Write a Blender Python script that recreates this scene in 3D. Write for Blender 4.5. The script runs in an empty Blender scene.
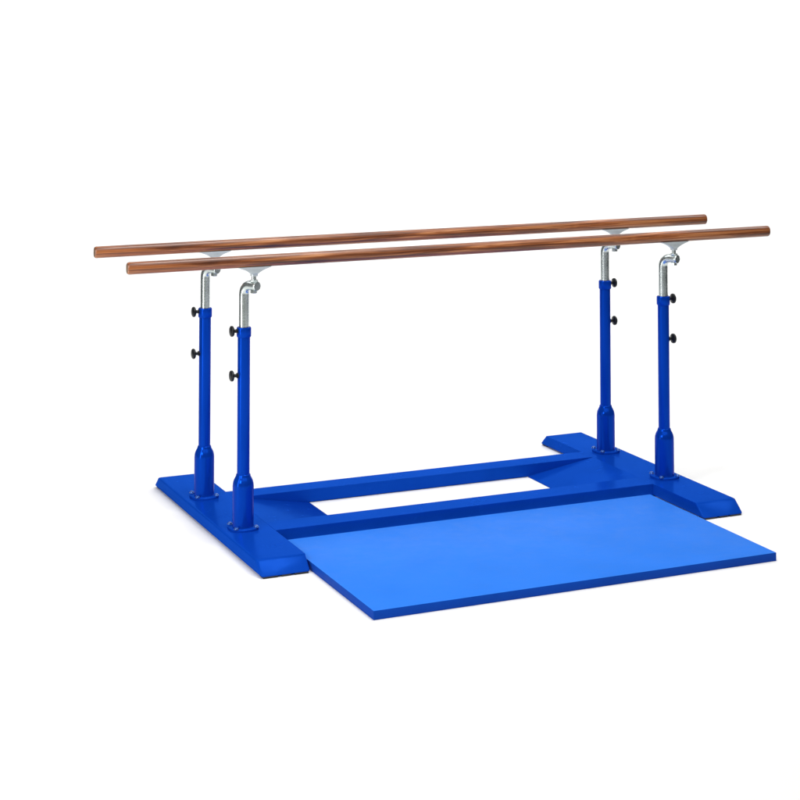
import bpy, bmesh, math
from mathutils import Vector, Matrix
R = math.radians
scene = bpy.context.scene
COL = scene.collection

# ------------------------------------------------------------------ helpers
def link(name, bm, mats, parent=None, smooth=True, angle=35):
    me = bpy.data.meshes.new(name)
    bmesh.ops.recalc_face_normals(bm, faces=bm.faces[:])
    bm.to_mesh(me); bm.free()
    for m in (mats if isinstance(mats, (list, tuple)) else [mats]):
        me.materials.append(m)
    o = bpy.data.objects.new(name, me)
    COL.objects.link(o)
    if smooth:
        for p in me.polygons: p.use_smooth = True
        me.set_sharp_from_angle(angle=R(angle))
    if parent: o.parent = parent
    return o

def prism(outline, axis, lo, hi, bevel=0.0, seg=3, keep=None):
    """outline: 2D points; extruded along axis ('y' -> points are x,z; 'z' -> x,y; 'x' -> y,z)"""
    bm = bmesh.new()
    def P(a, b, t):
        return (a, t, b) if axis == 'y' else ((a, b, t) if axis == 'z' else (t, a, b))
    v0 = [bm.verts.new(P(a, b, lo)) for a, b in outline]
    v1 = [bm.verts.new(P(a, b, hi)) for a, b in outline]
    n = len(outline)
    bm.faces.new(v0); bm.faces.new(v1[::-1])
    for i in range(n):
        bm.faces.new((v0[i], v1[i], v1[(i+1) % n], v0[(i+1) % n]))
    bmesh.ops.recalc_face_normals(bm, faces=bm.faces[:])
    if bevel:
        ed = [e for e in bm.edges if not (keep and all(keep(v.co) for v in e.verts))]
        bmesh.ops.bevel(bm, geom=ed, offset=bevel, segments=seg, profile=.5, affect='EDGES')
    return bm

def lathe(profile, n=40, axis='z', org=(0, 0, 0), cap=True):
    """profile: (radius, height) pairs; axis z or x"""
    bm = bmesh.new(); rings = []
    for r, h in profile:
        ring = []
        for i in range(n):
            a = 2*math.pi*i/n
            c, s = r*math.cos(a), r*math.sin(a)
            p = (c, s, h) if axis == 'z' else (h, c, s)
            ring.append(bm.verts.new((p[0]+org[0], p[1]+org[1], p[2]+org[2])))
        rings.append(ring)
    for a, b in zip(rings, rings[1:]):
        for i in range(n):
            bm.faces.new((a[i], a[(i+1) % n], b[(i+1) % n], b[i]))
    if cap:
        bm.faces.new(rings[0][::-1]); bm.faces.new(rings[-1])
    return bm

def sweep(path, radii, n=32):
    """tube through 3D points with a radius at each"""
    bm = bmesh.new(); rings = []
    path = [Vector(p) for p in path]
    up = None
    for i, p in enumerate(path):
        t = (path[min(i+1, len(path)-1)] - path[max(i-1, 0)]).normalized()
        if up is None:
            up = t.orthogonal().normalized()
        up = (up - t*up.dot(t)).normalized()
        sd = t.cross(up)
        rings.append([bm.verts.new(p + radii[i]*(up*math.cos(2*math.pi*k/n) + sd*math.sin(2*math.pi*k/n))) for k in range(n)])
    for a, b in zip(rings, rings[1:]):
        for i in range(n):
            bm.faces.new((a[i], a[(i+1) % n], b[(i+1) % n], b[i]))
    bm.faces.new(rings[0][::-1]); bm.faces.new(rings[-1])
    return bm

def copy_tree(o, parent):
    c = o.copy(); COL.objects.link(c); c.parent = parent
    for ch in [x for x in bpy.data.objects if x.parent == o]:
        copy_tree(ch, c)
    return c

# ------------------------------------------------------------------ materials
def mat(name):
    m = bpy.data.materials.new(name); m.use_nodes = True
    nt = m.node_tree
    return m, nt, nt.nodes['Principled BSDF']

def noise(nt, scale, detail=4, rough=.5, stretch=(1, 1, 1), coord='Object'):
    tc = nt.nodes.new('ShaderNodeTexCoord'); mp = nt.nodes.new('ShaderNodeMapping')
    mp.inputs['Scale'].default_value = stretch
    nz = nt.nodes.new('ShaderNodeTexNoise')
    nz.inputs['Scale'].default_value = scale; nz.inputs['Detail'].default_value = detail
    nz.inputs['Roughness'].default_value = rough
    nt.links.new(tc.outputs[coord], mp.inputs['Vector']); nt.links.new(mp.outputs[0], nz.inputs['Vector'])
    return nz

def ramp(nt, src, stops):
    r = nt.nodes.new('ShaderNodeValToRGB')
    el = r.color_ramp.elements
    while len(el) < len(stops): el.new(.5)
    for e, (p, c) in zip(el, stops):
        e.position = p; e.color = (*c, 1)
    nt.links.new(src, r.inputs['Fac'])
    return r

def bump(nt, b, src, strength, dist=.002):
    bp = nt.nodes.new('ShaderNodeBump')
    bp.inputs['Strength'].default_value = strength; bp.inputs['Distance'].default_value = dist
    nt.links.new(src, bp.inputs['Height']); nt.links.new(bp.outputs[0], b.inputs['Normal'])

def mix_range(nt, src, lo, hi):
    mr = nt.nodes.new('ShaderNodeMapRange')
    mr.inputs['From Min'].default_value = .3; mr.inputs['From Max'].default_value = .7
    mr.inputs['To Min'].default_value = lo; mr.inputs['To Max'].default_value = hi
    nt.links.new(src, mr.inputs['Value'])
    return mr.outputs[0]

def paint(name, c0, c1, spec, r0, r1, grain=.12, metal=0.0):
    m, nt, b = mat(name)
    nz = noise(nt, 3.5, 5, .55)
    rp = ramp(nt, nz.outputs['Fac'], [(.3, c0), (.7, c1)])
    nt.links.new(rp.outputs[0], b.inputs['Base Color'])
    n2 = noise(nt, 14, 4, .6)
    nt.links.new(mix_range(nt, n2.outputs['Fac'], r0, r1), b.inputs['Roughness'])
    n3 = noise(nt, 160, 2, .5)
    bump(nt, b, n3.outputs['Fac'], grain, .0012)
    b.inputs['Specular IOR Level'].default_value = spec
    b.inputs['Metallic'].default_value = metal
    if metal: b.inputs['Specular Tint'].default_value = (.02, .20, .62, 1)
    return m

def gloss_paint(name, c0, c1, tint):
    """enamel: matt pigment under a blue tinted varnish that mirrors more at a low angle"""
    m = paint(name, c0, c1, 0.0, .5, .6, .03)
    nt = m.node_tree; b = nt.nodes['Principled BSDF']; out = nt.nodes['Material Output']
    gl = nt.nodes.new('ShaderNodeBsdfGlossy'); gl.inputs['Color'].default_value = (*tint, 1)
    nz = noise(nt, 9, 5, .65)
    nt.links.new(mix_range(nt, nz.outputs['Fac'], .13, .30), gl.inputs['Roughness'])
    nb = noise(nt, 26, 4, .6)
    bp = nt.nodes.new('ShaderNodeBump'); bp.inputs['Strength'].default_value = .03; bp.inputs['Distance'].default_value = .004
    nt.links.new(nb.outputs['Fac'], bp.inputs['Height']); nt.links.new(bp.outputs[0], gl.inputs['Normal'])
    fr = nt.nodes.new('ShaderNodeFresnel'); fr.inputs['IOR'].default_value = 1.5
    mx = nt.nodes.new('ShaderNodeMixShader')
    nt.links.new(fr.outputs[0], mx.inputs[0]); nt.links.new(b.outputs[0], mx.inputs[1]); nt.links.new(gl.outputs[0], mx.inputs[2])
    nt.links.new(mx.outputs[0], out.inputs['Surface'])
    return m

BLUE = gloss_paint('blue_enamel', (.002, .046, .37), (.003, .054, .43), (.02, .125, .62))
BLUE_TUBE = paint('blue_tube_enamel', (.002, .042, .37), (.003, .049, .42), .08, .14, .22, .0, .35)
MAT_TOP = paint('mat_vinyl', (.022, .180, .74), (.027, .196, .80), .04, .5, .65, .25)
MAT_SIDE_SHADE = paint('mat_side_painted_shade', (.003, .052, .36), (.004, .060, .42), .06, .5, .65, .2)  # same vinyl with the shade of the side faces painted in
RUBBER, nt, b = mat('black_rubber')
b.inputs['Base Color'].default_value = (.012, .013, .016, 1); b.inputs['Roughness'].default_value = .6
KNOB, nt, b = mat('black_plastic')
nz = noise(nt, 60, 3)
nt.links.new(mix_range(nt, nz.outputs['Fac'], .28, .42), b.inputs['Roughness'])
b.inputs['Base Color'].default_value = (.006, .007, .009, 1)
b.inputs['Specular IOR Level'].default_value = .35

def steel(name, c0, c1, r0, r1, metal):
    m, nt, b = mat(name)
    nz = noise(nt, 24, 4, .55)
    rp = ramp(nt, nz.outputs['Fac'], [(.3, c0), (.7, c1)])
    nt.links.new(rp.outputs[0], b.inputs['Base Color'])
    n2 = noise(nt, 30, 3)
    nt.links.new(mix_range(nt, n2.outputs['Fac'], r0, r1), b.inputs['Roughness'])
    b.inputs['Metallic'].default_value = metal
    return m
ZINC = steel('zinc_plated_steel', (.58, .64, .635), (.66, .72, .71), .20, .30, .9)
ALLOY = steel('cast_grey_alloy', (.50, .55, .57), (.62, .67, .68), .4, .55, .55)
BOLT = steel('blued_steel', (.03, .10, .36), (.06, .15, .44), .2, .35, .6)
INK, nt, b = mat('scale_ink'); b.inputs['Base Color'].default_value = (.20, .23, .21, 1); b.inputs['Roughness'].default_value = .6

# wood: long streaks along the rail (x), layered at three widths
WOOD, nt, b = mat('varnished_wood')
n1 = noise(nt, 62, 6, .62, (.030, 1, 1)); n1.inputs['Distortion'].default_value = .9
n2 = noise(nt, 170, 4, .6, (.018, 1, 1))
n3 = noise(nt, 5, 3, .5, (.3, 1, 1))
rp = ramp(nt, n1.outputs['Fac'], [(.33, (.055, .015, .005)), (.45, (.22, .067, .019)), (.55, (.38, .135, .042)), (.68, (.62, .29, .12))])
r2 = ramp(nt, n2.outputs['Fac'], [(.36, (.40, .33, .30)), (.56, (1, 1, 1))])
r3 = ramp(nt, n3.outputs['Fac'], [(.35, (.70, .62, .56)), (.65, (1.1, 1.0, .95))])
mx = nt.nodes.new('ShaderNodeMix'); mx.data_type = 'RGBA'; mx.blend_type = 'MULTIPLY'; mx.inputs[0].default_value = .75
m2 = nt.nodes.new('ShaderNodeMix'); m2.data_type = 'RGBA'; m2.blend_type = 'MULTIPLY'; m2.inputs[0].default_value = .8
nt.links.new(rp.outputs[0], mx.inputs[6]); nt.links.new(r2.outputs[0], mx.inputs[7])
nt.links.new(mx.outputs[2], m2.inputs[6]); nt.links.new(r3.outputs[0], m2.inputs[7])
nt.links.new(m2.outputs[2], b.inputs['Base Color'])
b.inputs['Roughness'].default_value = .34
b.inputs['Coat Weight'].default_value = .42; b.inputs['Coat Roughness'].default_value = .24
b.inputs['Specular IOR Level'].default_value = .5
bump(nt, b, n2.outputs['Fac'], .12, .001)
ENDWOOD, nt, b = mat('end_grain')
nz = noise(nt, 90, 4)
rp = ramp(nt, nz.outputs['Fac'], [(.3, (.10, .055, .03)), (.7, (.26, .17, .11))])
nt.links.new(rp.outputs[0], b.inputs['Base Color']); b.inputs['Roughness'].default_value = .5

WHITE, nt, b = mat('white_studio_floor')
nz = noise(nt, 1.2, 3)
rp = ramp(nt, nz.outputs['Fac'], [(.3, (.88, .88, .875)), (.7, (.90, .90, .895))])
nt.links.new(rp.outputs[0], b.inputs['Base Color'])
b.inputs['Roughness'].default_value = .9; b.inputs['Specular IOR Level'].default_value = .05

# ------------------------------------------------------------------ measured sizes (metres)
H = .067                       # top of the base beams
PX, PY = 1.15, .2997           # upright positions
XO, XI = 1.2547, 1.0225        # cross beam outer / inner side
YF, YB, BV = -.786, .755, .071 # top front end, top rear end, run of the end slopes
RZ = 1.3097                    # rail centre height
RAIL_DX, RAIL_DY = .018, -.063

bars = bpy.data.objects.new('parallel_bars', None)
COL.objects.link(bars)
bars['label'] = 'blue steel gymnastic parallel bars with two wooden rails on four uprights'
bars['category'] = 'parallel bars'

# ---- cross beams (front and rear ends slope down to the floor)
FOOT = .0075
def crossbeam(sign):
    x0, x1 = sorted((sign*XO, sign*XI))
    o = link('cross_beam', prism([(YF-BV, FOOT), (YF, H), (YB, H), (YB+BV, FOOT)], 'x', x0, x1, .010, 5, lambda c: abs(abs(c.x)-XI) < 1e-4 and c.z > H-1e-4), BLUE, bars)
    # rubber strips under the ends
    for a, c in ((YF-BV+.006, YF-.01), (YB+.01, YB+BV-.006)):
        for u, w in ((x0+.012, x0+.078), (x0+.096, x0+.140), (x0+.158, x1-.010)):
            link('rubber_foot', prism([(u, a), (w, a), (w, c), (u, c)], 'z', .0002, FOOT+.001), RUBBER, o, smooth=False)
    return o
crossbeam(-1); crossbeam(1)

# ---- long side beams
for y0, y1 in ((-.392, -.252), (.218, .345)):
    link('side_beam', prism([(y0, .004), (y0, H-.0003), (y1, H-.0003), (y1, .004)], 'x', -XI+.0003, XI-.0003, .006, 4, lambda c: abs(c.x) > 1), BLUE, bars)

# ---- ramp plates sloping from each cross beam down to the opening
for s in (-1, 1):
    xo, xi, t = s*(XI-.0002), s*.627, .010
    link('ramp_plate', prism([(xo, H-.0002), (xi, .0065), (xi-s*.004, .0015), (xi+s*.03, .0015), (xo, H-.002-t)], 'y', -.2505, .2165, .0006, 1), BLUE, bars)

# ---- uprights
def upright(sx, sy):
    """origin at the foot of the tube, on top of the beam"""
    tube = link('upright', lathe([(.0295, .20), (.0295, .93)], 40), BLUE_TUBE, bars)
    zc = .997 - H
    link('socket', lathe([(.054, .0), (.054, .004), (.0505, .008), (.0495, .020), (.0495, .196), (.0485, .208), (.0455, .220),
                          (.0405, .231), (.0365, .238), (.0345, .243), (.0338, .248), (.0318, .251), (.0297, .2515)], 48), BLUE_TUBE, tube, angle=50)
    # flange with four lugs
    bm = bmesh.new(); n = 96; lo, mid, hi = [], [], []
    for i in range(n):
        a = 2*math.pi*i/n
        r = .070/(abs(math.cos(a))**2.6 + abs(math.sin(a))**2.6)**(1/2.6)
        for lst, rr, z in ((lo, r, .0004), (mid, r, .0085), (hi, r-.003, .0115)):
            lst.append(bm.verts.new((rr*math.cos(a), rr*math.sin(a), z)))
    for A, B in ((lo, mid), (mid, hi)):
        for i in range(n): bm.faces.new((A[i], A[(i+1) % n], B[(i+1) % n], B[i]))
    bm.faces.new(lo[::-1]); bm.faces.new(hi)
    link('flange', bm, BLUE, tube)
    for bx in (-1, 1):
        for by in (-1, 1):
            bm = lathe([(.0125, .0112), (.0125, .0130), (.0105, .0142), (.0098, .0175), (.0076, .0200), (.0040, .0212), (.001, .0214)], 24, org=(bx*.0485, by*.0485, 0))
            link('bolt', bm, BOLT, tube)
    # clamp collar at the top
    link('collar', lathe([(.0296, zc-.047), (.0325, zc-.046), (.0345, zc-.042), (.0345, zc-.006), (.0335, zc-.002), (.031, zc), (.0245, zc)], 48), BLUE_TUBE, tube)
    # clamp knobs, pointing away from the middle
    for z in (.980-H, .7735-H):
        s = sx
        prof = [(.012, .026), (.0125, .034), (.0085, .037), (.0075, .047), (.010, .0495), (.020, .0515), (.0245, .0545), (.0258, .059),
                (.0250, .0635), (.0215, .0665), (.012, .0685), (.004, .069)]
        bm = lathe([(r, s*h) for r, h in prof], 32, axis='x', org=(0, 0, z))
        link('knob', bm, KNOB, tube)
    # telescoping inner tube with its swan neck
    d = Vector((.027, RAIL_DY+.0005, 0)); L = d.length; dn = d.normalized()
    zt = 1.151-H; rb = .044; r0 = .0240
    path = [Vector((0, 0, .90-H)), Vector((0, 0, zc+.002)), Vector((0, 0, zt-.05)), Vector((0, 0, zt))]; rad = [r0]*4
    for i in range(1, 11):
        a = math.pi/2*i/10
        path.append(dn*(rb*(1-math.cos(a))) + Vector((0, 0, zt+rb*math.sin(a)))); rad.append(r0 - .0018*i/10)
    for e, r in ((L-.012, .0222), (L+.010, .0222), (L+.021, .0222), (L+.024, .0205)):
        path.append(dn*e + Vector((0, 0, zt+rb))); rad.append(r)
    link('inner_tube', sweep(path, rad), ZINC, tube)
    # height marks printed on the front of the inner tube
    bm = bmesh.new()
    base = math.atan2(-.92, -.30)
    rows, n_t = [], 9
    for k in range(n_t):
        rows += [(zc + .012 + k*.0150, True), (zc + .012 + k*.0150 + .0040, False)]
    cols = (-.30, -.085, .085, .30)
    grid = [[bm.verts.new((r0*1.012*math.cos(base+t), r0*1.012*math.sin(base+t), z)) for t in cols] for z, _ in rows]
    for i in range(len(rows)-1):
        for j in range(3):
            if j == 1 or rows[i][1]:
                bm.faces.new((grid[i][j], grid[i][j+1], grid[i+1][j+1], grid[i+1][j]))
    link('height_scale', bm, INK, tube)
    # bolt and nut through the tube end, carrying the bracket
    c = dn*L
    zb = zt+rb
    link('stem_bolt', lathe([(.011, zb-.03), (.011, zb+.050)], 20, org=(c.x, c.y, 0)), ZINC, tube)
    link('washer', lathe([(.019, zb+.0195), (.020, zb+.021), (.020, zb+.0265), (.018, zb+.028)], 28, org=(c.x, c.y, 0)), ZINC, tube)
    link('nut', lathe([(.0155, zb-.018), (.0175, zb-.020), (.0175, zb-.032), (.0155, zb-.034)], 6, org=(c.x, c.y, 0)), ZINC, tube)
    return tube
for sx in (-1, 1):
    t = upright(sx, -1); t.location = (sx*PX, -PY, H)
    t2 = copy_tree(t, bars); t2.location = (sx*PX, PY, H)

# ---- rails with their saddle brackets
def rail_mesh():
    bm = bmesh.new(); n = 48; hw, hh, L = .0225, .0282, 1.75
    stations = [(-L, .80), (-L+.0022, .90), (-L+.005, .96), (-L+.010, 1.0)]
    k = 60
    stations += [(-L+.010 + (2*L-.02)*i/k, 1.0) for i in range(1, k)]
    stations += [(L-.010, 1.0), (L-.005, .96), (L-.0022, .90), (L, .80)]
    rings = []
    for x, s in stations:
        ring = []
        for i in range(n):
            a = 2*math.pi*i/n
            c, q = math.cos(a), math.sin(a)
            p = 2/2.25
            ring.append(bm.verts.new((x, s*hw*math.copysign(abs(c)**p, c), s*hh*math.copysign(abs(q)**p, q))))
        rings.append(ring)
    for a, b_ in zip(rings, rings[1:]):
        for i in range(n): bm.faces.new((a[i], b_[i], b_[(i+1) % n], a[(i+1) % n]))
    for r in (rings[0], rings[-1]):
        f = bm.faces.new(r); f.material_index = 1
    return bm

def bracket_mesh():
    """flared saddle: wide along the rail at the top, narrowing to the bolt; origin at the rail centre"""
    bm = bmesh.new(); rings = []
    levels = [(-.0700, .0145, .0145), (-.0600, .0150, .0150), (-.0560, .0185, .0190), (-.0500, .0265, .0200), (-.0440, .0375, .0204), (-.0380, .0510, .0206),
              (-.0330, .0660, .0205), (-.0300, .0755, .0210), (-.0285, .0800, .0212), (-.0255, .0810, .0214)]
    for z, a, w in levels:
        r = min(.004, w*.3)
        rings.append([bm.verts.new(p) for p in ((-a, -w+r, z), (-a+r, -w, z), (a-r, -w, z), (a, -w+r, z), (a, w-r, z), (a-r, w, z), (-a+r, w, z), (-a, w-r, z))])
    for A, B in zip(rings, rings[1:]):
        for i in range(8): bm.faces.new((A[i], A[(i+1) % 8], B[(i+1) % 8], B[i]))
    bm.faces.new(rings[0][::-1]); bm.faces.new(rings[-1])
    return bm

first = None
for y in (-PY, PY):
    r = link('rail', rail_mesh(), [WOOD, ENDWOOD], bars)
    r.location = (RAIL_DX, y+RAIL_DY, RZ)
    if y > 0:
        r.scale = (1, 1, 1)
    for sx in (-1, 1):
        if first is None:
            first = br = link('saddle_bracket', bracket_mesh(), ALLOY, r, angle=25)
        else:
            br = first.copy(); COL.objects.link(br); br.parent = r
        br.location = (sx*PX + .027 - RAIL_DX, 0, 0)

# ------------------------------------------------------------------ landing mat
mx0, mx1, my0, my1, mz = -1.011, .9628, -1.536, -.4618, .0381
bm = prism([(mx0, my0), (mx1, my0), (mx1, my1), (mx0, my1)], 'z', .0006, mz)
sel = [e for e in bm.edges]
bmesh.ops.bevel(bm, geom=sel, offset=.0022, segments=2, profile=.5, affect='EDGES')
bmesh.ops.recalc_face_normals(bm, faces=bm.faces[:])
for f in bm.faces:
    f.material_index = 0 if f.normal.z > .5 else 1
m = link('gym_mat', bm, [MAT_TOP, MAT_SIDE_SHADE])
m['label'] = 'bright blue flat rectangular floor mat lying in front of the bars'
m['category'] = 'mat'

# ------------------------------------------------------------------ white studio sweep
CAM = Vector((-3.916, -8.400, 2.4676)); YAW, PITCH = .4148, .0535
bm = bmesh.new()
prof = [(-5.6, 0), (0, 0), (2.5, 0)]
rad = 2.4
for i in range(1, 25):
    a = math.pi/2*i/24
    prof.append((2.5 + rad*math.sin(a), rad*(1-math.cos(a))))
prof.append((2.5+rad, 4.2))
ra = [bm.verts.new((-4.8, y, z)) for y, z in prof]; rb_ = [bm.verts.new((4.8, y, z)) for y, z in prof]
for i in range(len(prof)-1): bm.faces.new((ra[i], rb_[i], rb_[i+1], ra[i+1]))
bmesh.ops.recalc_face_normals(bm, faces=bm.faces[:])
fl = link('floor', bm, WHITE)
fl.rotation_euler = (0, 0, -YAW)
fl['kind'] = 'structure'

# ------------------------------------------------------------------ lamps
def area(name, loc, target, sx, sy, power, col=(1, 1, 1)):
    L = bpy.data.lights.new(name, 'AREA'); L.shape = 'RECTANGLE'; L.size = sx; L.size_y = sy; L.energy = power; L.color = col
    o = bpy.data.objects.new(name, L); COL.objects.link(o)
    o.location = loc
    o.rotation_euler = (Vector(target)-Vector(loc)).to_track_quat('-Z', 'Y').to_euler()
    return o
area('fill_softbox', (-.7, -4.2, 5.2), (-.7, -3.4, 0), 8, 6, 257, (1, .99, .97))
area('overhead_softbox', (-.1, -1.4, 4.8), (-.4, -1.0, 0), 2.0, 1.2, 76, (1, .99, .97))
area('added_bevel_fill', (4.4, -1.4, 5.0), (1.4, -.9, 0), 1.5, 1.2, 40, (1, .99, .97))  # added lamp, unseen: brightens the front slope of the right cross beam
area('added_streak_fill', (-3.15, -.70, 1.02), (-1.1, -.2, .75), .3, 1.9, 17, (1, .99, .97))  # added strip light, unseen: draws a streak down the left of the tubes
area('key_softbox', (-5.6, -3.6, 3.0), (-.6, -.3, .4), 1.4, 1.6, 132, (1, .99, .97))
area('backdrop_lamp', (.1, 1.8, 5.0), (1.0, 4.5, .8), 9.5, 1.6, 280)

w = bpy.data.worlds.new('World'); scene.world = w; w.use_nodes = True
bg = w.node_tree.nodes['Background']
bg.inputs['Color'].default_value = (.9, .95, 1, 1); bg.inputs['Strength'].default_value = .05

# ------------------------------------------------------------------ camera
cd = bpy.data.cameras.new('camera'); cam = bpy.data.objects.new('camera', cd); COL.objects.link(cam)
cd.sensor_width = 36; cd.sensor_fit = 'HORIZONTAL'
cd.lens = 1796.2338/800*36
cd.shift_y = -(400+82.8825)/800
cam.location = CAM; cam.rotation_euler = (math.pi/2+PITCH, 0, -YAW)
cd.clip_end = 200
scene.camera = cam

scene.view_settings.view_transform = 'Standard'
scene.view_settings.look = 'None'
scene.view_settings.exposure = 0
scene.view_settings.gamma = 1
